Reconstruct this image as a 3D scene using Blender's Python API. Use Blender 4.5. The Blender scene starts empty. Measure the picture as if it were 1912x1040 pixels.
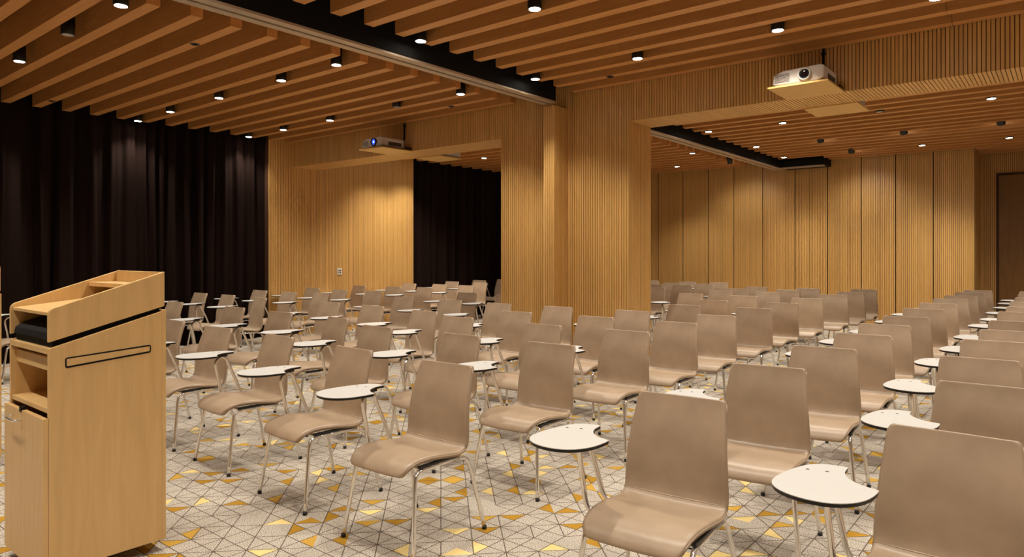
import bpy, bmesh, math, random
from mathutils import Vector, Matrix
R = math.radians
sc = bpy.context.scene
C = sc.collection
random.seed(7)

# ------------------------------------------------------------------ camera, world, exposure
cam = bpy.data.cameras.new('camera')
cam.sensor_fit = 'HORIZONTAL'; cam.sensor_width = 36.0
cam.lens = 1278.85 / 1912 * 36.0
cam.shift_y = -46.55 / 1912
cam.clip_start = 0.05; cam.clip_end = 100
camo = bpy.data.objects.new('camera', cam); C.objects.link(camo)
camo.location = (0, 0, 1.4); camo.rotation_euler = (R(90), 0, R(39.07))
sc.camera = camo
w = bpy.data.worlds.new('world'); sc.world = w; w.use_nodes = True
w.node_tree.nodes['Background'].inputs[0].default_value = (1.0, .85, .7, 1)
w.node_tree.nodes['Background'].inputs[1].default_value = 0.02
sc.view_settings.view_transform = 'Standard'
sc.view_settings.look = 'None'
sc.view_settings.exposure = 0.2
sc.view_settings.gamma = 1.0
sc.view_settings.use_curve_mapping = False
sc.cycles.max_bounces = 6
sc.cycles.diffuse_bounces = 4
sc.cycles.glossy_bounces = 3
sc.cycles.sample_clamp_indirect = 6.0
LAMP_COLOR = (1.0, .93, .80)
LAMP_W = 104.0

# ------------------------------------------------------------------ materials
def lin(r, g, b):
    f = lambda c: (c / 255 / 12.92) if c / 255 <= .04045 else ((c / 255 + .055) / 1.055) ** 2.4
    return (f(r), f(g), f(b), 1)

def mat(name, col, rough=.5, metal=0., spec=.5):
    m = bpy.data.materials.new(name); m.use_nodes = True
    b = m.node_tree.nodes['Principled BSDF']
    b.inputs['Base Color'].default_value = col
    b.inputs['Roughness'].default_value = rough
    b.inputs['Metallic'].default_value = metal
    b.inputs['Specular IOR Level'].default_value = spec
    return m

class NT:
    """small helper around a node tree"""
    def __init__(s, m):
        s.m = m; s.t = m.node_tree; s.b = s.t.nodes['Principled BSDF']
    def n(s, typ, **kw):
        d = s.t.nodes.new(typ)
        for k, v in kw.items(): setattr(d, k, v)
        return d
    def l(s, a, b): s.t.links.new(a, b)
    def m1(s, op, a, b=None, c=None):
        d = s.n('ShaderNodeMath', operation=op)
        for i, v in enumerate((a, b, c)):
            if v is None: continue
            if isinstance(v, (int, float)): d.inputs[i].default_value = v
            else: s.l(v, d.inputs[i])
        return d.outputs[0]
    def mix(s, fac, a, b):
        d = s.n('ShaderNodeMix', data_type='RGBA')
        for i, v in ((0, fac), (6, a), (7, b)):
            if isinstance(v, (int, float, tuple)): d.inputs[i].default_value = v
            else: s.l(v, d.inputs[i])
        return d.outputs[2]
    def coords(s, scale=(1, 1, 1), rot=(0, 0, 0), src='Object'):
        tc = s.n('ShaderNodeTexCoord'); mp = s.n('ShaderNodeMapping')
        mp.inputs['Scale'].default_value = scale; mp.inputs['Rotation'].default_value = rot
        s.l(tc.outputs[src], mp.inputs['Vector']); return mp.outputs[0]
    def noise(s, vec, scale, detail=3, rough=.5, dist=0.):
        d = s.n('ShaderNodeTexNoise'); s.l(vec, d.inputs['Vector'])
        d.inputs['Scale'].default_value = scale; d.inputs['Detail'].default_value = detail
        d.inputs['Roughness'].default_value = rough; d.inputs['Distortion'].default_value = dist
        return d.outputs['Fac']
    def ramp(s, fac, stops, interp='LINEAR'):
        d = s.n('ShaderNodeValToRGB'); d.color_ramp.interpolation = interp
        el = d.color_ramp.elements
        while len(el) < len(stops): el.new(.5)
        for e, (p, c) in zip(el, stops): e.position = p; e.color = c
        s.l(fac, d.inputs[0]); return d.outputs[0]
    def bump(s, h, strength=.1, dist=.002):
        d = s.n('ShaderNodeBump'); d.inputs['Strength'].default_value = strength
        d.inputs['Distance'].default_value = dist; s.l(h, d.inputs['Height'])
        s.l(d.outputs[0], s.b.inputs['Normal'])

def wood(name, dark, light, grain=(6, 6, .5), rough=.45, attr=False, cathedral=False):
    m = mat(name, light, rough); k = NT(m)
    v = k.coords(grain)
    oi = k.n('ShaderNodeObjectInfo')
    off = k.n('ShaderNodeVectorMath', operation='ADD')
    k.l(v, off.inputs[0])
    sc_ = k.m1('MULTIPLY', oi.outputs['Random'], 37.0)
    cb = k.n('ShaderNodeCombineXYZ'); k.l(sc_, cb.inputs[0]); k.l(sc_, cb.inputs[1])
    k.l(cb.outputs[0], off.inputs[1]); v = off.outputs[0]
    g = k.noise(v, 5.0, 5, .6, .6)
    col = k.ramp(g, [(.3, dark), (.7, light)])
    if cathedral:
        wv = k.n('ShaderNodeTexWave', wave_type='RINGS', rings_direction='SPHERICAL')
        v2 = k.coords((3.2, 3.2, .42)); k.l(v2, wv.inputs['Vector'])
        wv.inputs['Scale'].default_value = 2.2; wv.inputs['Distortion'].default_value = 5.0
        wv.inputs['Detail'].default_value = 2.0; wv.inputs['Detail Scale'].default_value = 1.6
        f = k.m1('POWER', wv.outputs['Fac'], 4.0)
        col = k.mix(k.m1('MULTIPLY', f, .13), col, tuple(x * .62 for x in dark[:3]) + (1,))
    if attr:
        a = k.n('ShaderNodeAttribute'); a.attribute_name = 'tint'
        d = k.n('ShaderNodeMix', data_type='RGBA', blend_type='MULTIPLY')
        d.inputs[0].default_value = 1.0
        k.l(col, d.inputs[6]); k.l(a.outputs['Color'], d.inputs[7]); col = d.outputs[2]
    k.l(col, k.b.inputs['Base Color'])
    return m

M = {}
M['batten'] = wood('maple_batten', lin(206, 159, 90), lin(222, 176, 109), (9, 9, .6), .42, attr=True)
M['batten_back'] = mat('groove_back', lin(70, 40, 16), .8)
M['slat'] = wood('slat_veneer', lin(192, 132, 72), lin(208, 150, 88), (.5, 7, 7), .45)
M['maple'] = wood('lectern_maple', lin(214, 174, 114), lin(224, 185, 127), (7, 7, .5), .38, cathedral=True)
M['plywood'] = wood('maple_board', lin(208, 164, 92), lin(222, 180, 108), (1, 6, 6), .42)
M['black'] = mat('matt_black', lin(12, 11, 11), .75, spec=.25)
M['black_gloss'] = mat('black_plastic', lin(16, 15, 15), .35)
M['rail'] = mat('champagne_rail', lin(190, 170, 145), .42, .35)
M['chrome'] = mat('chrome_tube', lin(238, 235, 230), .16, .85)
M['rubber'] = mat('black_rubber', lin(20, 18, 17), .6)
M['laminate'] = mat('white_laminate', lin(206, 204, 201), .35)
M['white_plastic'] = mat('projector_white', lin(214, 206, 200), .35)
M['grille'] = mat('grille_dark', lin(70, 62, 58), .6)
M['plate'] = mat('outlet_plate', lin(232, 222, 205), .4)
M['dark_wall'] = wood('dark_door_veneer', lin(120, 84, 34), lin(136, 96, 42), (6, 6, .5), .5)
M['plain'] = mat('room_wall_paint', lin(170, 130, 80), .7)
M['lens'] = mat('lens_glass', lin(8, 8, 14), .06, spec=.9)
M['lensblue'] = mat('lens_lit', lin(20, 40, 160), .1)
_b = M['lensblue'].node_tree.nodes['Principled BSDF']
_b.inputs['Emission Color'].default_value = (.05, .12, 1, 1); _b.inputs['Emission Strength'].default_value = 1.2
M['lensspark'] = mat('lens_lit_core', (1, 1, 1, 1), .1)
_b = M['lensspark'].node_tree.nodes['Principled BSDF']
_b.inputs['Emission Color'].default_value = (.5, .75, 1, 1); _b.inputs['Emission Strength'].default_value = 5
M['lamp'] = mat('lamp_glow', (1, 1, 1, 1), .3)
_b = M['lamp'].node_tree.nodes['Principled BSDF']
_b.inputs['Emission Color'].default_value = (1, .92, .8, 1); _b.inputs['Emission Strength'].default_value = 30
M['lamp_off'] = mat('lamp_unlit_glass', lin(190, 180, 170), .25)

def leather():
    m = mat('taupe_leather', lin(174, 146, 120), .36); k = NT(m)
    v = k.coords((1, 1, 1))
    n = k.noise(v, 9, 3)
    k.l(k.ramp(n, [(.3, lin(161, 138, 115)), (.7, lin(172, 149, 125))]), k.b.inputs['Base Color'])
    vo = k.n('ShaderNodeTexVoronoi'); vo.inputs['Scale'].default_value = 420; k.l(v, vo.inputs['Vector'])
    k.bump(vo.outputs['Distance'], .08, .0006)
    return m
M['leather'] = leather()

def velvet():
    m = mat('brown_black_velvet', lin(46, 30, 26), 0.9, spec=.08); k = NT(m)
    k.b.inputs['Sheen Weight'].default_value = .04
    k.b.inputs['Sheen Roughness'].default_value = .4
    k.b.inputs['Sheen Tint'].default_value = lin(150, 110, 100)
    n = k.noise(k.coords((40, 40, 3)), 6, 2)
    k.l(k.ramp(n, [(.3, lin(26, 16, 13)), (.7, lin(34, 21, 17))]), k.b.inputs['Base Color'])
    return m
M['velvet'] = velvet()

def carpet():
    m = mat('carpet', lin(190, 175, 155), .95, spec=.1); k = NT(m)
    tc = k.n('ShaderNodeTexCoord'); sp = k.n('ShaderNodeSeparateXYZ'); k.l(tc.outputs['Object'], sp.inputs[0])
    B = .152; q = .70710678 / B
    x, y = sp.outputs[0], sp.outputs[1]
    u = k.m1('MULTIPLY', k.m1('ADD', x, y), q); v = k.m1('MULTIPLY', k.m1('SUBTRACT', y, x), q)
    cu, cv = k.m1('FLOOR', u), k.m1('FLOOR', v)
    lu = k.m1('SUBTRACT', k.m1('SUBTRACT', u, cu), .5); lv = k.m1('SUBTRACT', k.m1('SUBTRACT', v, cv), .5)
    au, av = k.m1('ABSOLUTE', lu), k.m1('ABSOLUTE', lv)
    hor = k.m1('GREATER_THAN', au, av)
    qa = k.m1('GREATER_THAN', lu, 0.0); qb = k.m1('ADD', k.m1('GREATER_THAN', lv, 0.0), 2.0)
    quarter = k.m1('ADD', k.m1('MULTIPLY', hor, qa), k.m1('MULTIPLY', k.m1('SUBTRACT', 1.0, hor), qb))
    def rnd(a, b, seed):
        c = k.n('ShaderNodeCombineXYZ'); k.l(a, c.inputs[0]); k.l(b, c.inputs[1]); c.inputs[2].default_value = seed
        w_ = k.n('ShaderNodeTexWhiteNoise', noise_dimensions='3D'); k.l(c.outputs[0], w_.inputs['Vector'])
        return w_.outputs['Value']
    pick = k.m1('FLOOR', k.m1('MULTIPLY', rnd(cu, cv, 1.5), 8.6))
    gold = k.m1('COMPARE', pick, quarter, .1)
    goldcol = k.ramp(rnd(cu, cv, 4.5), [(0, lin(168, 126, 44)), (.42, lin(190, 150, 66)), (.72, lin(222, 197, 134))], 'CONSTANT')
    # printed joints of the pattern
    def present(a, b, seed, p): return k.m1('GREATER_THAN', rnd(a, b, seed), p)
    ru, rv = k.m1('ROUND', u), k.m1('ROUND', v)
    big = lambda d, on: k.m1('ADD', d, k.m1('SUBTRACT', 1.0, on))
    du = big(k.m1('SUBTRACT', .5, au), present(ru, cv, 7.5, .25))
    dv = big(k.m1('SUBTRACT', .5, av), present(cu, rv, 9.5, .25))
    dd = big(k.m1('MULTIPLY', k.m1('ABSOLUTE', k.m1('SUBTRACT', au, av)), .7071), present(cu, cv, 11.5, .12))
    dmin = k.m1('MINIMUM', k.m1('MINIMUM', du, dv), dd)
    wob = k.noise(tc.outputs['Object'], 160, 1)
    line = k.m1('LESS_THAN', dmin, k.m1('MULTIPLY', wob, .034))
    sp1 = k.noise(tc.outputs['Object'], 210, 2, .7)
    base = k.ramp(sp1, [(.36, lin(94, 82, 72)), (.5, lin(178, 168, 155)), (.62, lin(224, 215, 203))])
    big_n = k.noise(tc.outputs['Object'], 1.1, 2)
    tone = k.ramp(big_n, [(.35, (.9, .89, .88, 1)), (.65, (1.04, 1.04, 1.04, 1))])
    mul = k.n('ShaderNodeMix', data_type='RGBA', blend_type='MULTIPLY'); mul.inputs[0].default_value = 1
    k.l(base, mul.inputs[6]); k.l(tone, mul.inputs[7])
    col = k.mix(gold, mul.outputs[2], goldcol)
    col = k.mix(k.m1('MULTIPLY', line, .88), col, lin(74, 60, 50))
    k.l(col, k.b.inputs['Base Color'])
    k.bump(sp1, .35, .004)
    return m
M['carpet'] = carpet()

# ------------------------------------------------------------------ mesh helpers
class MB:
    def __init__(s): s.v = []; s.f = []; s.t = []
    def face(s, idx, tint=1.0): s.f.append(tuple(idx)); s.t.append(tint)
    def box(s, x0, y0, z0, x1, y1, z1, tint=1.0):
        i = len(s.v)
        s.v += [(x0,y0,z0),(x1,y0,z0),(x1,y1,z0),(x0,y1,z0),(x0,y0,z1),(x1,y0,z1),(x1,y1,z1),(x0,y1,z1)]
        for q in ((0,3,2,1),(4,5,6,7),(0,1,5,4),(1,2,6,5),(2,3,7,6),(3,0,4,7)): s.face([i+a for a in q], tint)
        return s
    def prism(s, pts, a0, a1, axis='z', tint=1.0):
        """extrude an outline: axis z -> pts are (x,y); axis x -> pts are (y,z); axis y -> pts are (x,z)"""
        i = len(s.v); n = len(pts)
        put = {'z': lambda p, a: (p[0], p[1], a), 'x': lambda p, a: (a, p[0], p[1]), 'y': lambda p, a: (p[0], a, p[1])}[axis]
        s.v += [put(p, a0) for p in pts] + [put(p, a1) for p in pts]
        s.face([i+k for k in range(n)][::-1], tint); s.face([i+n+k for k in range(n)], tint)
        for k in range(n): s.face([i+k, i+(k+1)%n, i+n+(k+1)%n, i+n+k], tint)
        return s
    def tube(s, pts, r, n=8, cap=True, tint=1.0):
        pts = [Vector(p) for p in pts]; rings = []; ref = None
        for k, p in enumerate(pts):
            d = (pts[min(k+1, len(pts)-1)] - pts[max(k-1, 0)]).normalized()
            if ref is None: ref = d.orthogonal().normalized()
            ref = (ref - d * ref.dot(d)).normalized(); b = d.cross(ref)
            i = len(s.v); rr = r[k] if isinstance(r, (list, tuple)) else r
            for a in range(n):
                t = 2*math.pi*a/n; s.v.append(tuple(p + ref*(math.cos(t)*rr) + b*(math.sin(t)*rr)))
            rings.append(i)
        for a, b in zip(rings, rings[1:]):
            for k in range(n): s.face((a+k, a+(k+1)%n, b+(k+1)%n, b+k), tint)
        if cap:
            s.face([rings[0]+k for k in range(n)][::-1], tint); s.face([rings[-1]+k for k in range(n)], tint)
        return s
    def lathe(s, prof, n=20, c=(0,0,0), axis='z'):
        """prof: (radius, height) pairs"""
        f = {'z': lambda x,y,h: (c[0]+x, c[1]+y, c[2]+h), 'y': lambda x,y,h: (c[0]+x, c[1]+h, c[2]+y)}[axis]
        i = len(s.v); m_ = len(prof)
        for r, h in prof:
            for a in range(n): t = 2*math.pi*a/n; s.v.append(f(math.cos(t)*r, math.sin(t)*r, h))
        for k in range(m_-1):
            for a in range(n): s.face((i+k*n+a, i+k*n+(a+1)%n, i+(k+1)*n+(a+1)%n, i+(k+1)*n+a))
        s.face([i+a for a in range(n)][::-1]); s.face([i+(m_-1)*n+a for a in range(n)])
        return s
    def mesh(s, name, material, smooth=False, fix=False):
        me = bpy.data.meshes.new(name); me.from_pydata(s.v, [], s.f)
        if any(t != 1.0 for t in s.t):
            at = me.color_attributes.new('tint', 'FLOAT_COLOR', 'CORNER')
            for p, t in zip(me.polygons, s.t):
                for li in p.loop_indices: at.data[li].color = (t, t, t, 1) if not isinstance(t, tuple) else t + (1,)
        elif material is M['batten']:
            at = me.color_attributes.new('tint', 'FLOAT_COLOR', 'CORNER')
            for d in at.data: d.color = (1, 1, 1, 1)
        if fix:
            bm = bmesh.new(); bm.from_mesh(me); bmesh.ops.recalc_face_normals(bm, faces=bm.faces); bm.to_mesh(me); bm.free()
        me.materials.append(material)
        if smooth:
            for p in me.polygons: p.use_smooth = True
        me.update(); return me
    def build(s, name, material, parent=None, smooth=False, loc=None, rot=None, bevel=0., fix=True, **kw):
        o = link(name, s.mesh(name, material, smooth, fix), parent, loc, rot)
        if bevel:
            b = o.modifiers.new('bevel', 'BEVEL'); b.width = bevel; b.segments = 2; b.limit_method = 'ANGLE'; b.angle_limit = R(40)
        return tag(o, **kw)

def link(name, data, parent=None, loc=None, rot=None):
    o = bpy.data.objects.new(name, data); C.objects.link(o); o.parent = parent
    if loc is not None: o.location = loc
    if rot is not None: o.rotation_euler = rot
    return o
def tag(o, label=None, cat=None, group=None, kind=None):
    if label: o['label'] = label
    if cat: o['category'] = cat
    if group: o['group'] = group
    if kind: o['kind'] = kind
    return o
def thing(name, label, cat, loc=(0,0,0), rz=0., group=None):
    return tag(link(name, None, None, loc, (0,0,rz)), label, cat, group)
def copy_tree(o, parent=None):
    c = o.copy(); C.objects.link(c); c.parent = parent
    for ch in o.children: copy_tree(ch, c)
    return c
def catmull(pts, k=4, closed=False):
    P = [Vector(p) for p in pts]; n = len(P); out = []
    for i in range(n if closed else n-1):
        a, b, c, d = (P[(i-1)%n], P[i], P[(i+1)%n], P[(i+2)%n]) if closed else (P[max(i-1,0)], P[i], P[i+1], P[min(i+2,n-1)])
        for j in range(k):
            t = j/k
            out.append(.5*((2*b)+(c-a)*t+(2*a-5*b+4*c-d)*t*t+(3*b-a-3*c+d)*t**3))
    if not closed: out.append(P[-1])
    return out

# ------------------------------------------------------------------ dimensions (metres)
XL, XR, YB = -10.30, 4.6, -4.2       # left wall, right wall, wall behind the viewpoint
Y0, Y0B = 6.73, 7.25                 # portal wall, front and back face
Y1 = 14.88                           # far partition
ZS, ZT = 3.286, 3.57                 # slat underside, ceiling deck
ZP = 2.872                           # underside of the portal beams
CX0, CX1 = -5.646, -3.79             # column between the two portals
PITCH, GRV = .0312, .0065

# ------------------------------------------------------------------ floor and shell
MB().box(-11.4, YB, -.1, XR, 17.2, 0).build('floor', M['carpet'], kind='structure')
ceil1 = MB().box(-11.4, YB, ZT, XR, Y0B, ZT+.1).build('ceiling', M['black'], kind='structure')
ceil2 = MB().box(-11.4, Y0B, ZT, XR, 17.2, ZT+.1).build('ceiling', M['black'], kind='structure')
MB().box(XR, YB, 0, XR+.1, 17.2, ZT).build('wall_right', M['plain'], kind='structure')
MB().box(-11.4, YB-.1, 0, XR, YB, ZT).build('wall_rear', M['plain'], kind='structure')
MB().box(-11.2, YB, 0, -11.1, 17.2, ZT).build('wall_curtain_side', M['black'], kind='structure')

def ribs(axis, a0, a1, z0, z1, face, out, mb, depth=.012):
    """battens between a0 and a1 along axis; face = coordinate of backing plane, out = outward sign"""
    n = max(1, round((a1-a0)/PITCH)); p = (a1-a0)/n
    rr = random.Random(int(abs(a0*977+face*131)))
    for k in range(n):
        b = 0.90 + .16*rr.random()
        t = (b, b*(.97+.04*rr.random()), b*(.93+.09*rr.random()))
        u0, u1 = a0+k*p+GRV/2, a0+(k+1)*p-GRV/2
        f0, f1 = sorted((face, face+out*depth))
        if axis == 'x': mb.box(u0, f0, z0, u1, f1, z1, t)
        else: mb.box(f0, u0, z0, f1, u1, z1, t)
def soffit_ribs(a0, a1, y0, y1, z, mb, depth=.012):
    n = max(1, round((a1-a0)/PITCH)); p = (a1-a0)/n
    rr = random.Random(int(abs(a0*577)))
    for k in range(n):
        b = 0.92 + .13*rr.random()
        mb.box(a0+k*p+GRV/2, y0, z-depth, a0+(k+1)*p-GRV/2, y1, z, (b, b*.985, b*.96))

# side wall of ribbed maple between the two curtains
WL0, WL1 = 6.28, 9.52
wl = MB().box(XL-.12, WL0, 0, XL-.012, WL1, ZT).build('wall_left', M['batten_back'], kind='structure')
mb = MB(); ribs('y', WL0, WL1, .06, ZT-.02, XL-.012, 1, mb)
mb.build('batten_cladding', M['batten'], wl, kind='stuff', fix=False)
MB().box(XL-.005, WL0, 0, XL+.006, WL1, .055).build('skirting', M['plywood'], wl)

# portal wall: column, pilaster and two beams
D = .012
wc = MB().box(CX0+D, Y0+D, 0, CX1-D, Y0B-D, ZT).build('wall_portal', M['batten_back'], kind='structure')
mb = MB()
ribs('x', CX0, CX1, .05, ZT-.01, Y0+D, -1, mb); ribs('x', CX0, CX1, .05, ZT-.01, Y0B-D, 1, mb)
ribs('y', Y0+D, Y0B-D, .05, ZT-.01, CX1-D, 1, mb); ribs('y', Y0+D, Y0B-D, .05, ZT-.01, CX0+D, -1, mb)
mb.build('column_battens', M['batten'], wc, kind='stuff', fix=False)
MB().box(CX0+.002, Y0+.002, 0, CX1-.002, Y0B-.002, .045).build('skirting', M['plywood'], wc)
pil = MB().box(-4.76+D, 6.45+D, 0, -4.61-D, Y0+D, 3.13).build('pilaster', M['batten_back'], wc)
mb = MB(); ribs('x', -4.76, -4.61, .04, 3.12, 6.45+D, -1, mb)
ribs('y', 6.45+D, Y0, .04, 3.12, -4.61-D, 1, mb); ribs('y', 6.45+D, Y0, .04, 3.12, -4.76+D, -1, mb)
mb.build('pilaster_battens', M['batten'], pil, kind='stuff', fix=False)
for x0, x1 in ((XL, CX0), (CX1, XR)):
    bm_ = MB().box(x0, Y0+D, ZP+D, x1, Y0B-D, ZT).build('beam', M['batten_back'], wc)
    mb = MB(); ribs('x', x0, x1, ZP, ZT-.01, Y0+D, -1, mb); ribs('x', x0, x1, ZP, ZT-.01, Y0B-D, 1, mb)
    soffit_ribs(x0, x1, Y0+D, Y0B-D, ZP+D, mb)
    mb.build('beam_battens', M['batten'], bm_, kind='stuff', fix=False)

# far partition of folding panels, and the dim recess beside it
wb = MB().box(XL, Y1+.06, 0, -1.33, Y1+.12, ZT).build('wall_back', M['batten_back'], kind='structure')
seams = [-1.311, -1.952, -2.573, -3.178, -3.801, -4.443, -5.113, -5.75, -6.345, -6.958, -7.588]
while seams[-1] > XL+.6: seams.append(seams[-1]-.628)
seams[-1] = XL+.02
for a, b in zip(seams[1:], seams):
    g = .007
    mb = MB().box(a+g, Y1+.012, .02, b-g, Y1+.055, ZT-.02, .25)
    ribs('x', a+g, b-g, .025, ZT-.025, Y1+.012, -1, mb)
    mb.build('panel', M['batten'], wb, fix=False)
wr = MB().box(-1.33, 15.95, 0, XR, 16.05, ZT).build('wall_recess', M['batten_back'], kind='structure')
mb = MB(); ribs('x', -1.33, -1.06, .0, ZT-.02, 15.95, -1, mb); ribs('x', -1.06, XR, 2.92, ZT-.02, 15.95, -1, mb)
mb.build('batten_cladding', M['batten'], wr, kind='stuff', fix=False)
ret = MB().box(-1.33, Y1+.06, 0, -1.312, 15.95, ZT).build('wall_recess_side', M['plywood'], kind='structure')
dr = MB().box(-1.02, 15.925, .01, .0, 15.945, 2.88).build('door_1', M['dark_wall'], kind='structure')
MB().box(-1.06, 15.90, 0, -1.02, 15.95, 2.92).build('door_frame', M['batten_back'], dr)
MB().box(-1.02, 15.90, 2.88, 1.0, 15.95, 2.92).build('door_frame', M['batten_back'], dr)
MB().box(.012, 15.925, .01, 1.0, 15.945, 2.88).build('door_leaf', M['dark_wall'], dr)

# ------------------------------------------------------------------ ceiling slats
SP, SW = .3333, .10
slat_cache = {}
def slat(parent, x0, x1, yfar):
    L = round(x1-x0, 3)
    if L not in slat_cache:
        slat_cache[L] = MB().box(-L/2, -SW/2, ZS, L/2, SW/2, ZT).mesh('ceiling_slat', M['slat'])
    return link('ceiling_slat', slat_cache[L], parent, ((x0+x1)/2, yfar-SW/2, 0))
hidden = MB()
XLE, XRE = -5.385, -4.49             # slat ends either side of the folding-wall track
y = 2.37 - SP*19
rows1 = []
while y < Y0: rows1.append(y); y += SP
for yf in rows1:
    yf = min(yf, Y0-.005)
    if yf < 1.2:
        hidden.box(XL, yf-SW, ZS, XLE, yf, ZT); hidden.box(XRE, yf-SW, ZS, XR, yf, ZT); continue
    for x1 in (XLE, -6.64, -7.895, -9.15):
        x0 = max(x1-1.255, XL+.002) if x1 > -9.1 else XL+.002
        slat(ceil1, x0+.0015, x1, yf)
    xs = [XRE, -3.25, -1.985, -.735, .52, 1.77, XR]
    for x0, x1 in zip(xs, xs[1:]): slat(ceil1, x0, x1-.003, yf)
hidden.build('distant_slats', M['slat'], ceil1, kind='stuff')
yf = Y0B + .12
far_rows = []
while yf < 15.9: far_rows.append(yf); yf += SP
for yf in far_rows:
    if yf < Y1: slat(ceil2, XL+.002, XLE, yf)
    x0 = XRE if yf < 14.1 else -3.72
    if yf < Y1: slat(ceil2, x0, XR, yf)
    else: slat(ceil2, -1.3, XR, yf)

# folding-wall track: black bulkhead with two champagne rails beneath and a veneered soffit beside it
def track(y0, y1, name, parent):
    t = MB().box(-4.77, y0, 3.16, -4.586, y1, ZT).build(name, M['black'], parent)
    MB().box(-4.775, y0, 3.14, -4.70, y1, 3.16).build('rail', M['rail'], t)
    MB().box(-4.668, y0, 3.14, -4.59, y1, 3.16).build('rail', M['rail'], t)
    MB().box(XLE, y0, 3.36, -4.775, y1, 3.39).build('track_soffit', M['slat'], t)
    return t
track(YB, 6.45, 'track_bulkhead', ceil1)
t2 = track(Y0B, 14.6, 'track_bulkhead', ceil2)
MB().box(-4.586, 14.55, 3.16, -3.73, Y1-.01, ZT).build('track_bulkhead', M['black'], ceil2)
for ya, yb in ((14.37, 14.44), (14.475, 14.545)):
    MB().box(-4.59, ya, 3.14, -3.75, yb, 3.16).build('rail', M['rail'], t2)
MB().box(-4.586, 14.36, 3.16, -3.73, 14.55, 3.3).build('turning_bulkhead', M['black'], t2)

# ------------------------------------------------------------------ curtains
def curtain(y0, y1, label, seed, flare=0.):
    rr = random.Random(seed); cols = []; yy = y0
    ph = 0.; pts = []
    while yy < y1:
        step = .0125; wl_ = .23 + .07*math.sin(yy*2.1+seed) + .04*math.sin(yy*5.3)
        ph += step/wl_*2*math.pi; amp = .055 + .02*math.sin(yy*3.7+1+seed)
        pts.append((yy, math.sin(ph)*amp + .018*math.sin(ph*2.3+1), math.cos(ph*.43+seed)*.02)); yy += step
    zs = [.015, .5, 1.2, 2.0, 2.8, 3.3, ZT-.01]
    mb = MB(); nz = len(zs)
    for k, (yv, xo, dr_) in enumerate(pts):
        e = max(0, 1-(pts[-1][0]-yv)/.5)
        for z in zs:
            f = 1.12 - .35*(z/ZT)
            mb.v.append((-10.455 + xo*f + dr_*(1-z/ZT)*1.2, yv + .05*math.sin(yv*9)*(1-z/ZT) - flare*e*(z/ZT), z))
    for k in range(len(pts)-1):
        for j in range(nz-1):
            a = k*nz+j; mb.face((a, a+nz, a+nz+1, a+1))
    o = mb.build('curtain', M['velvet'], smooth=True, label=label, cat='curtain', group='dark curtains along the side wall')
    s = o.modifiers.new('thickness', 'SOLIDIFY'); s.thickness = .004
    return o
curtain(-4.0, 6.44, 'tall dark brown pleated curtain behind the lectern, covering the left wall', 1, .16)
curtain(9.40, 14.8, 'dark brown pleated curtain seen through the left portal beyond the beam', 4)

# ------------------------------------------------------------------ downlights
def lamp_meshes():
    h = MB().lathe([(.052, 0), (.055, .004), (.055, .2), (.02, .2), (.012, .205), (.012, ZT-ZS)], 20).mesh('housing', M['black_gloss'], True)
    r_ = MB().lathe([(.044, -.001), (.050, -.003), (.052, 0.), (.044, .001)], 20).mesh('trim_ring', M['black_gloss'], True)
    g = MB().lathe([(.0445, -.0035), (.0445, .003)], 20).mesh('lens', M['lamp'])
    g2 = MB().lathe([(.0445, -.0035), (.0445, .003)], 20).mesh('lens', M['lamp_off'])
    return h, r_, g, g2
LM = lamp_meshes()
def downlight(x, y, label, lit=True, tilt=None, power=1.0, group=None):
    if y > Y0: power *= 1.25
    t = thing('downlight', label, 'downlight', (x, y, ZS-.014), 0, group)
    h = link('housing', LM[0], t); link('trim_ring', LM[1], t); link('lens', LM[2] if lit else LM[3], t)
    if tilt:
        for ch in t.children: ch.rotation_euler = tilt
        t.location.z -= .02
    if lit:
        L = bpy.data.lights.new('lamp_light', 'SPOT'); L.energy = LAMP_W*power; L.color = LAMP_COLOR
        L.spot_size = R(108); L.spot_blend = 1.0; L.shadow_soft_size = .045
        lo = bpy.data.objects.new('lamp_light', L); C.objects.link(lo); lo.parent = t; lo.location = Matrix.Rotation(tilt[0] if tilt else 0, 3, 'X') @ Vector((0, 0, -.03))
        if tilt: lo.rotation_euler = tilt
ORD = ['first', 'second', 'third', 'fourth', 'fifth', 'sixth', 'seventh', 'eighth', 'ninth', 'tenth', 'eleventh', 'twelfth', 'thirteenth']
G = 'cylinder downlights between the ceiling slats'
def row(y, left, right, where):
    for side, xs, nm in ((left, left, 'left bay'), (right, right, 'right bay')):
        for k, e in enumerate(sorted(xs, key=lambda q: q[0])):
            x, st = e
            pre = ('unlit black cylinder spotlight', 'glowing black cylinder downlight', 'black spotlight tilted away')[st]
            downlight(x, y, f'{pre}, {ORD[k]} from the left, {nm}, {where}', st > 0,
                      (R(30), 0, 0) if st == 2 else None, .35 if st == 2 else (.6 if x < -10 else 1.0), G)
row(2.155, [(-7.93, 1), (-6.645, 0), (-5.555, 1)], [], 'row nearest the viewer')
row(4.18, [(-10.2, 1), (-9.21, 1), (-7.94, 1), (-6.61, 1), (-5.64, 1)], [(-4.43, 1), (-3.17, 1)], 'middle row')
row(5.865, [(-10.2, 1), (-9.22, 1), (-8.06, 1), (-6.66, 0), (-5.54, 1)], [(-4.44, 1), (-3.21, 1), (-1.89, 1), (-.75, 1)], 'row beside the beam')
row(10.08, [(-8.89, 1)], [(-4.29, 1), (-3.18, 1), (-1.93, 0), (-.72, 1)], 'first row past the portal')
row(12.04, [(-5.44, 1)], [(-4.25, 1), (-3.18, 2), (-1.97, 2), (-.745, 2)], 'second row past the portal')
row(13.68, [(-6.53, 1), (-5.36, 2)], [(-4.29, 1), (-3.08, 2), (-1.96, 1), (-.74, 1)], 'row by the far partition')
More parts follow.
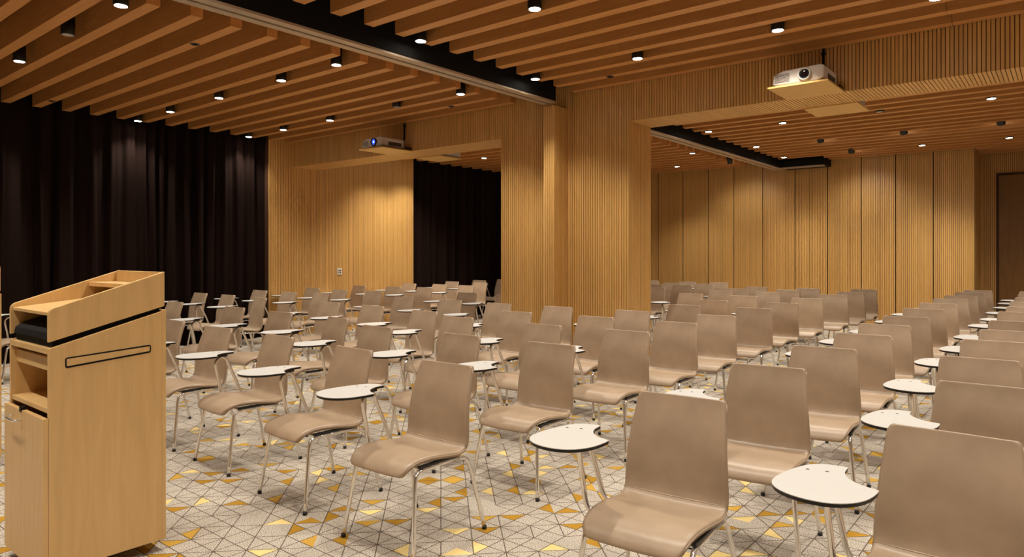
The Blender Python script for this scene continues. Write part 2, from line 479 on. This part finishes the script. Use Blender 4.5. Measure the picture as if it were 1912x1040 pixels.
for y, xs in ((2.155, (-10.2, -9.2, -4.43, -3.17, -1.9, -.75, .5, 1.75, 3.0)), (4.18, (-1.9, -.75, .5, 1.75, 3.0)), (5.865, (.5, 1.75, 3.0)),
              (.15, (-10.2, -9.2, -7.93, -6.645, -5.555, -4.43, -3.17, -1.9, -.75, .5, 1.75, 3.0)),
              (-1.9, (-9.2, -6.645, -4.43, -1.9, .5)),
              (8.48, (-9.62,)), (8.15, (-8.9, -7.7, -6.5, -4.3, -3.2, -1.93, -.73, .5, 1.75)), (10.08, (.5, 1.75)), (12.04, (.5, 1.75)),
              (12.04, (-7.7,)), (9.25, (-9.7,))):
    for x in xs: downlight(x, y, 'black cylinder downlight of the slatted ceiling outside the photographed view', True, None, 1.0, 'downlights outside the view')

# small round sprinkler covers on the slat undersides
for (x, y), lb in zip(((-6.10, 2.99), (-9.75, 3.0), (-6.13, 6.32), (-3.785, 6.32)),
        ('nearest small round dark sprinkler cover under a left-bay slat', 'small round dark sprinkler cover on slat end near the curtain',
         'small round dark sprinkler cover on left-bay slat beside the beam', 'small round dark sprinkler cover on right-bay slat above the column')):
    yy = min(rows1, key=lambda q: abs(q-SW/2-y))-SW/2
    t = thing('sprinkler_cover', lb, 'sprinkler', (x, yy, ZS))
    MB().lathe([(.036, -.006), (.042, -.004), (.042, 0)], 20).build('flange', M['grille'], t, True)
    MB().lathe([(.022, -.010), (.026, -.0055)], 16).build('cover_disc', M['black'], t, True)

# ------------------------------------------------------------------ projectors on shelves
def projector_shelf(x0, x1, y0, y1, label):
    t = thing('projector_shelf', label, 'shelf', ((x0+x1)/2, (y0+y1)/2, ZP-.012))
    wx, wy = (x1-x0)/2, (y1-y0)/2
    MB().box(-wx, -wy, 0, wx, wy, .016).build('board', M['plywood'], t, bevel=.002)
    s = 1 if y0 < Y0 else -1
    for e in (-1, 1):
        MB().box(e*(wx-.03)-.012, s*(wy-.10), .016, e*(wx-.03)+.012, s*wy, .055).build('bracket', M['black_gloss'], t, bevel=.002)
    return t
def projector(x, y, rz, label, lit):
    t = thing('projector', label, 'projector', (x, y, ZP+.006), rz, 'ceiling projectors')
    W2, Dp, Hh = .215, .205, .135
    pts = [(-W2, .022), (-W2+.03, .012), (W2-.05, .012), (W2, .03), (W2, Hh), (W2-.03, Hh+.01), (-W2+.09, Hh), (-W2+.01, Hh-.03)]
    MB().prism(pts, -Dp, Dp, 'y').build('body', M['white_plastic'], t, bevel=.008)
    g = MB().box(-W2+.018, -Dp-.002, .034, -.07, -Dp+.004, Hh-.028).build('grille', M['grille'], t)
    for k in range(7):
        z = .038+k*.0100
        MB().box(-W2+.018, -Dp-.005, z, -.07, -Dp-.001, z+.0042).build('louvre', M['white_plastic'], g)
    cx, cz = .058, .078
    MB().lathe([(.058, .0), (.058, -.014), (.053, -.028), (.045, -.028), (.042, -.012), (.042, 0)], 28, (cx, -Dp+.004, cz), 'y').build('lens_ring', M['laminate' if not lit else 'black_gloss'], t, True)
    ln = MB().lathe([(.041, -.006), (.03, -.012), (.012, -.015)], 24, (cx, -Dp, cz), 'y').build('lens', M['lensblue' if lit else 'lens'], t, True)
    if lit: MB().lathe([(.011, -.0152), (.008, -.018)], 16, (cx, -Dp, cz), 'y').build('lens_core', M['lensspark'], ln, True)
    v = MB().box(W2-.002, -Dp+.12, .035, W2+.003, Dp-.05, .085).build('side_vent', M['grille'], t)
    MB().lathe([(.005, -.002), (.005, .002)], 10, (W2-.04, -Dp, .045), 'y').build('indicator', M['lamp_off'], t)
    for sx in (-1, 1):
        for sy in (-1, 1): MB().lathe([(.014, 0), (.014, .014)], 12, (sx*.15, sy*.15, 0)).build('foot', M['rubber'], t)
projector_shelf(-2.075, -1.57, 6.16, Y0-.002, 'maple projector shelf on the front of the right beam')
projector(-1.83, 6.41, 0, 'white projector with a dark lens on the right beam shelf', False)
projector_shelf(-2.085, -1.58, Y0B+.002, 7.76, 'maple projector shelf on the far side of the right beam')
projector(-1.83, 7.565, math.pi, 'white projector peeking out behind the right beam', False)
projector_shelf(-7.80, -7.30, 6.17, Y0-.002, 'maple projector shelf on the front of the left beam')
projector(-7.57, 6.41, 0, 'white projector with a glowing blue lens on the left beam', True)
projector_shelf(-7.80, -7.30, Y0B+.002, 7.76, 'maple projector shelf on the far side of the left beam')
projector(-7.55, 7.565, math.pi, 'white projector peeking out behind the left beam', False)
for x, lb in ((-1.75, 'thin black projector cable running up the right beam'), (-7.45, 'thin black projector cable running up the left beam')):
    t = thing('projector_cable', lb, 'cable', (x, Y0-.022, 2.99))
    MB().tube([(0, -.06, 0), (0, -.02, .02), (0, 0, .08), (0, 0, .55)], .012, 8).build('cable', M['black'], t, True)
    MB().box(-.02, -.006, .24, .02, .018, .262).build('cable_clip', M['black_gloss'], t)

# ------------------------------------------------------------------ wall outlets
def outlet(y, z, label, wd=.105, hg=.115):
    t = thing('wall_outlet', label, 'outlet', (XL, y, z))
    p = MB().box(0, -wd/2, -hg/2, .011, wd/2, hg/2).build('cover_plate', M['plate'], t, bevel=.003)
    for sy in (-1, 1):
        for sz in (-1, 1):
            MB().box(.0105, sy*.018-.012, sz*.018-.013, .0125, sy*.018+.012, sz*.018+.013).build('socket', M['grille'], p)
outlet(7.70, 1.075, 'white square switch plate at chest height on ribbed side wall')
outlet(7.95, .15, 'small white outlet plate near the floor on ribbed side wall', .09, .12)

# ------------------------------------------------------------------ lecterns
def lectern(label):
    t = thing('lectern', label, 'lectern', (-3.57, 1.245, 0), 0, 'maple lecterns')
    x0, x1, y0, y1, th = -.262, .26, -.242, .238, .019
    def P(pts): return pts
    side = [(y0, .055), (y1-th, .055), (y1-th, 1.128), (y0, 1.000)]
    slot = (-.178, .165, .93, .978)
    # right and left cheeks; the right one carries a long routed grip slot
    for nm, a, b in (('left', x0, x0+th), ('right', x1-th, x1)):
        s = MB().prism(side, a, b, 'x').build('side_panel', M['maple'], t, bevel=.0015)
        if nm == 'right':
            rim = [(-.182, .918), (-.176, .912), (.163, .940), (.169, .946), (.169, .972), (.163, .977), (-.176, .957), (-.182, .951)]
            MB().prism(rim, b-.004, b+.0012, 'x').build('slot_rim', M['black'], s)
            inn = [(-.176, .920), (.163, .948), (.163, .970), (-.176, .951)]
            MB().prism(inn, b-.004, b+.0018, 'x').build('slot_infill', M['maple'], s)
    MB().box(x0, y1-th, .055, x1, y1, 1.135).build('front_panel', M['maple'], t, bevel=.0015)
    MB().box(x0+th, y0, .055, x1-th, y1-th, .075).build('bottom_board', M['maple'], t)
    MB().box(x0+th, y0+.004, .725, x1-th, y1-th, .745).build('shelf', M['maple'], t, bevel=.0015)
    MB().box(x0+th, y0, .975, x1-th, y0+.13, 1.000).build('top_board', M['maple'], t, bevel=.0015)
    MB().box(x0+th, y0+.022, .898, x1-th, y0+.040, .955).build('drawer_front', M['maple'], t, bevel=.0015)
    MB().box(x0+th, y0+.04, .898, x1-th, y1-th, .906).build('drawer_bottom', M['maple'], t)
    # inner sloping deck in black and the raised desk box above it
    deck = [(y0+.02, 1.003), (y1-th, 1.131), (y1-th, 1.158), (y0+.02, 1.03)]
    MB().prism(deck, x0+.026, x1-.026, 'x').build('black_deck', M['black'], t)
    hb = 1.152; u0, u1 = x0-.003, x1-.005
    def cheek():
        pts = [(y0+.0, 1.026), (y1-.004, hb), (y1-.004, 1.315)]
        # rounded nose at the lower end
        for a in range(7):
            tt = a/6; ang = R(90+16) + tt*R(74)
            pts.append((y0+.03+.03*math.cos(ang), 1.142+.03*math.sin(ang)))
        return pts
    for a, b in ((u0, u0+.018), (u1-.018, u1)):
        MB().prism(cheek(), a, b, 'x').build('desk_cheek', M['maple'], t, bevel=.003)
    MB().box(u0+.018, y1-.024, 1.16, u1-.018, y1-.004, 1.313).build('desk_back', M['maple'], t, bevel=.002)
    desk = [(y0+.01, 1.136), (y0+.01, 1.150), (.10, 1.182), (.10, 1.166)]
    MB().prism(desk, u0+.018, u1-.018, 'x').build('reading_board', M['maple'], t, bevel=.0015)
    MB().box(u0+.018, .085, 1.238, u1-.018, y1-.024, 1.258).build('upper_shelf', M['maple'], t, bevel=.0015)
    # dark padded cradle inside the open end
    pad = [(-.235, 1.032), (.05, 1.08), (.05, 1.13), (-.10, 1.11), (-.19, 1.085), (-.228, 1.062)]
    MB().prism(pad, x0+.028, x1-.045, 'x').build('equipment_bag', M['black'], t, bevel=.006)
    # door, slightly ajar, hinged at the right edge
    d = link('door', MB().box(-.518, -.019, .05, 0, 0, .708).mesh('door', M['maple']), t, (x1-.002, y0-.001, 0), (0, 0, 0))
    hd = catmull([(-.40, -.019, .668), (-.40, -.045, .668), (-.335, -.052, .667), (-.27, -.045, .666), (-.27, -.019, .666)], 4)
    MB().tube(hd, .005, 8).build('handle', M['chrome'], d, True)
    MB().box(-.30, -.0215, .70, -.275, -.002, .722).build('latch_tab', M['black'], d)
    for sx in (x0+.05, x1-.15):
        for sy in (y0+.05, y1-.15):
            c = MB().lathe([(.02, -.012), (.024, -.006), (.024, .006), (.02, .012)], 16, (sx, sy, .0245), 'y').build('caster', M['rubber'], t, True)
            MB().box(sx-.018, sy-.018, .046, sx+.018, sy+.018, .056).build('caster_plate', M['grille'], c)
    for z in (1.098, 1.112):
        MB().lathe([(.003, -.001), (.003, .001)], 8, (u0+.019, -.15, z)).build('pin_hole', M['black'], t)
    return t
l1 = lectern('maple lectern on casters with open shelf and slotted side, left foreground')
l2 = copy_tree(l1); l2.location = (-3.57-2.17, 1.245-.093, 0)
l2['label'] = 'second maple lectern, only a sliver at the left photo edge'

# ------------------------------------------------------------------ tablet-arm chairs
PROF = [(.236,.826,.168),(.2345,.823,.178),(.231,.812,.1845),(.223,.786,.188),(.207,.745,.191),(.192,.70,.196),(.178,.65,.2),
            (.167,.59,.206),(.160,.53,.2105),(.155,.485,.213),(.149,.455,.213),(.137,.434,.213),(.115,.425,.213),(.075,.425,.213),
            (.02,.433,.213),(-.05,.443,.212),(-.11,.4475,.210),(-.165,.446,.206),(-.205,.438,.201),(-.235,.424,.196),(-.254,.405,.190),(-.264,.386,.180),(-.267,.374,.166)]
def shell_meshes():
    prof = PROF
    us = [-1,-.94,-.66,-.22,.22,.66,.94,1]
    v = []; f = []
    for y_, z_, hw in prof:
        back = max(0., min(1., (z_-.45)/.1))
        for u in us:
            v.append((u*hw, y_ - .012*back*u*u, z_ - (0 if back > 0 else .006*(1-u*u))))
    n = len(us)
    for r_ in range(len(prof)-1):
        for c in range(n-1):
            a = r_*n+c; f.append((a, a+1, a+n+1, a+n))
    me = bpy.data.meshes.new('shell'); me.from_pydata(v, [], f); me.materials.append(M['leather'])
    o = bpy.data.objects.new('shell', me); C.objects.link(o)
    s = o.modifiers.new('s', 'SOLIDIFY'); s.thickness = .027; s.offset = -1
    s2 = o.modifiers.new('ss', 'SUBSURF'); s2.levels = 1; s2.render_levels = 1
    # make sure that the thickness goes to the underside
    if me.polygons[0].normal.y > 0: s.offset = 1 if False else -1
    bm = bmesh.new(); bm.from_mesh(me)
    if bm.faces[:] and me.polygons[8].normal.y > 0:
        bmesh.ops.reverse_faces(bm, faces=bm.faces[:]); bm.to_mesh(me)
    bm.free()
    dg = bpy.context.evaluated_depsgraph_get()
    ev = bpy.data.meshes.new_from_object(o.evaluated_get(dg))
    bpy.data.objects.remove(o)
    out = []
    for which in (0, 1):
        vs, fs, mp = [], [], {}
        for p in ev.polygons:
            c = p.center; back = (c.y-.143)+(c.z-.437) > 0
            if back == bool(which):
                idx = []
                for i in p.vertices:
                    if i not in mp: mp[i] = len(vs); vs.append(tuple(ev.vertices[i].co))
                    idx.append(mp[i])
                fs.append(idx)
        m_ = bpy.data.meshes.new('seat' if which == 0 else 'backrest'); m_.from_pydata(vs, [], fs)
        m_.materials.append(M['leather'])
        for p in m_.polygons: p.use_smooth = True
        out.append(m_)
    return out

def tablet_outline():
    curve1 = [(-.138,-.398), (-.138,-.45), (-.148,-.515), (-.172,-.568), (-.21,-.605), (-.26,-.62), (-.32,-.612), (-.372,-.58), (-.403,-.53), (-.411,-.465), (-.402,-.38), (-.387,-.31), (-.368,-.258), (-.34,-.226), (-.30,-.211), (-.265,-.208)]
    curve2 = [(-.265,-.208), (-.260,-.275), (-.235,-.335), (-.19,-.378), (-.138,-.398)]
    a = catmull([(x, y, 0) for x, y in curve1], 3); b = catmull([(x, y, 0) for x, y in curve2], 3)
    return [(p.x+.004, (p.y+.41)*.93-.16) for p in a[:-1]+b[:-1]]
def inset(pts, d):
    n = len(pts); out = []
    for i in range(n):
        a, b, c = Vector(pts[i-1]), Vector(pts[i]), Vector(pts[(i+1)%n])
        t = (c-a).normalized(); out.append(tuple(b + Vector((t.y, -t.x))*d))
    return out

def make_chair():
    t = thing('tablet_chair', 'x', 'chair', (0,0,0), 0, 'taupe tablet-arm chairs set out in rows')
    seat_me, back_me = shell_meshes()
    st_ = link('seat', seat_me, t); bk_ = link('backrest', back_me, t)
    edge = []
    for k, (y_, z_, hw) in enumerate(PROF):
        a, b = PROF[max(k-1, 0)], PROF[min(k+1, len(PROF)-1)]
        tv = Vector((b[0]-a[0], b[1]-a[1])).normalized(); bk = max(0., min(1., (z_-.45)/.1))
        edge.append((hw-.0015, y_ - .012*bk - tv.y*.0135, z_ + tv.x*.0135))
    for part, rows_ in ((bk_, edge[11:1:-1]), (st_, edge[11:21])):
        for sx in (-1, 1):
            MB().tube([(sx*p[0], p[1], p[2]) for p in rows_], .0042, 6).build('piping', M['leather'], part, True)
    MB().tube([(u*.211, .1435, .4405+.002*abs(u)) for u in (-1, -.5, 0, .5, 1)], .0032, 6).build('seam_welt', M['leather'], st_, True)
    for s in (-1, 1):
        fl = catmull([(s*.245, -.25, .008), (s*.222, -.222, .20), (s*.207, -.20, .345), (s*.203, -.185, .378), (s*.20, -.15, .389)], 3)
        rl = catmull([(s*.245, .25, .008), (s*.226, .207, .20), (s*.212, .172, .335), (s*.205, .150, .375), (s*.20, .105, .388)], 3)
        for path in (fl, rl):
            l = MB().tube(path, .0105, 8).build('leg', M['chrome'], t, True)
            p = path[0]
            MB().lathe([(.0105, 0), (.0122, .003), (.0118, .017)], 10, (p.x, p.y, 0)).build('foot_cap', M['rubber'], l, True)
        MB().tube([(s*.20, -.15, .389), (s*.20, 0, .391), (s*.20, .105, .388)], .0105, 8).build('side_rail', M['chrome'], t, True)
        MB().box(s*.20-.010, -.17, .398, s*.20+.010, .09, .412).build('seat_pad', M['black_gloss'], t, bevel=.003)
    for yy in (-.14, .095):
        MB().tube([(-.2, yy, .389), (.2, yy, .389)], .0085, 8).build('crossbar', M['chrome'], t, True)
    arch = catmull([(-.20,-.045,.389), (-.255,-.047,.389), (-.280,-.055,.412), (-.288,-.066,.50), (-.295,-.085,.615), (-.295,-.077,.652), (-.295,-.044,.673), (-.295,-.010,.655), (-.294,.006,.615), (-.287,.055,.50), (-.278,.086,.412), (-.255,.096,.389), (-.20,.098,.389)], 4)
    MB().tube(arch, .0105, 8).build('tablet_support', M['chrome'], t, True)
    MB().box(-.375, -.085, .680, -.262, -.015, .694).build('tablet_bracket', M['black_gloss'], t, bevel=.003)
    ol = tablet_outline()
    tb = MB().prism(ol, .693, .7045, 'z').build('tablet', M['black_gloss'], t, fix=True)
    MB().prism(inset(ol, -.0018), .704, .7062, 'z').build('white_laminate', M['laminate'], tb)
    for x, yy in ((-.355, -.075), (-.30, -.06)):
        MB().lathe([(.006, .7058), (.006, .7066)], 8, (x, yy, 0)).build('screw', M['grille'], tb)
    return t
proto = make_chair()

# files are counted from the dark curtain; each list runs from the lectern end to the far wall: (x, y of the backrest, turn in degrees)
FILES = [
    (0, [(-9.86, 4.93, 0), (-9.86, 5.88, 2), (-9.86, 6.85, -1)], [(-9.86, 7.83, -4), (-9.86, 9.02, 2), (-9.87, 10.22, 0), (-9.87, 11.06, 1), (-9.82, 11.82, 0)]),
    (1, [(-9.10, 2.75, 0), (-9.11, 4.95, -2), (-9.09, 5.90, 1), (-8.99, 6.75, 0)], [(-9.14, 8.0, 2), (-9.14, 9.13, 0), (-9.10, 10.23, -2)]),
    (2, [(-8.31, 3.85, 0), (-8.26, 4.94, -9), (-8.37, 5.96, 0), (-8.24, 6.82, 3)], [(-8.50, 8.13, 0), (-8.45, 9.12, 1)]),
    (3, [(-6.98, 3.87, 2), (-6.76, 4.94, 0), (-6.88, 6.21, 1)], [(-6.89, 7.46, 0), (-6.96, 13.33, 0)]),
    (4, [(-6.02, 2.78, 1), (-6.05, 3.84, 2), (-5.97, 4.93, 0), (-5.98, 6.17, 1)], [(-6.15, 7.48, 0), (-6.03, 11.66, 0), (-6.06, 12.48, 0), (-6.07, 13.21, 0)]),
    (5, [(-5.18, 2.74, 3), (-5.10, 3.82, -9), (-5.03, 4.82, -2), (-5.14, 6.11, 0)], [(-5.49, 10.68, 2), (-5.46, 11.68, 0), (-5.36, 12.42, 0), (-5.42, 13.26, 0)]),
    (6, [(-4.31, 2.73, -3), (-4.26, 3.57, -2), (-4.32, 4.56, 1), (-4.26, 5.34, 2), (-4.31, 6.12, 3)], [(-4.25, 9.37, 0), (-4.23, 10.41, 1), (-4.22, 11.14, 2), (-4.21, 11.95, 1)]),
    (7, [(-3.39, 2.66, -3), (-3.36, 3.59, -3), (-3.32, 4.52, -3), (-3.36, 5.38, 3), (-3.43, 6.18, 5)], [(-3.35, 7.22, 4), (-3.41, 8.18, 0), (-3.44, 9.29, 0), (-3.50, 10.42, 4), (-3.46, 11.25, 1), (-3.35, 11.95, 1)]),
    (8, [(-2.55, 2.61, 1.5), (-2.58, 3.59, 1), (-2.57, 4.55, 2), (-2.56, 5.37, 2), (-2.56, 6.21, 4)], [(-2.58, 7.26, 2), (-2.60, 8.25, -2), (-2.62, 9.29, 4), (-2.56, 10.33, 4), (-2.53, 11.19, 4), (-2.55, 12.13, 5)]),
    (9, [(-1.22, 2.61, 4), (-1.20, 3.58, 6), (-1.17, 4.51, 5), (-1.14, 5.41, 2), (-1.16, 6.26, 4)], [(-1.15, 7.15, 5), (-1.17, 8.28, 5), (-1.17, 9.30, 1), (-1.17, 10.35, 6), (-1.14, 11.15, 4), (-1.13, 12.20, 5), (-1.10, 12.97, 4)]),
    (10, [(-.29, 2.63, -1), (-.28, 3.67, 1), (-.38, 4.57, 3), (-.376, 5.54, 2), (-.34, 6.34, 2)], [(-.35, 7.25, 2), (-.36, 8.39, 2), (-.34, 9.22, 3), (-.36, 10.21, 2), (-.36, 11.21, 2), (-.37, 12.15, 2), (-.39, 12.97, 2)]),
]
first = True
for f, near, far in FILES:
    for zone, lst in ((0, near), (1, far)):
        for k, (x, y, a) in enumerate(lst):
            o = proto if first else copy_tree(proto); first = False
            th_ = R(a); # the listed point is the foot of the backrest, .25 m behind the chair's centre
            o.location = (x + math.sin(th_)*.25, y - math.cos(th_)*.25, 0); o.rotation_euler = (0, 0, th_)
            o['label'] = (f'taupe tablet chair, {ORD[k]} from the front, {ORD[f]} file from the curtain' if zone == 0 else
                          f'taupe tablet chair beyond the beam, {ORD[k]} one back, {ORD[f]} file from the curtain')
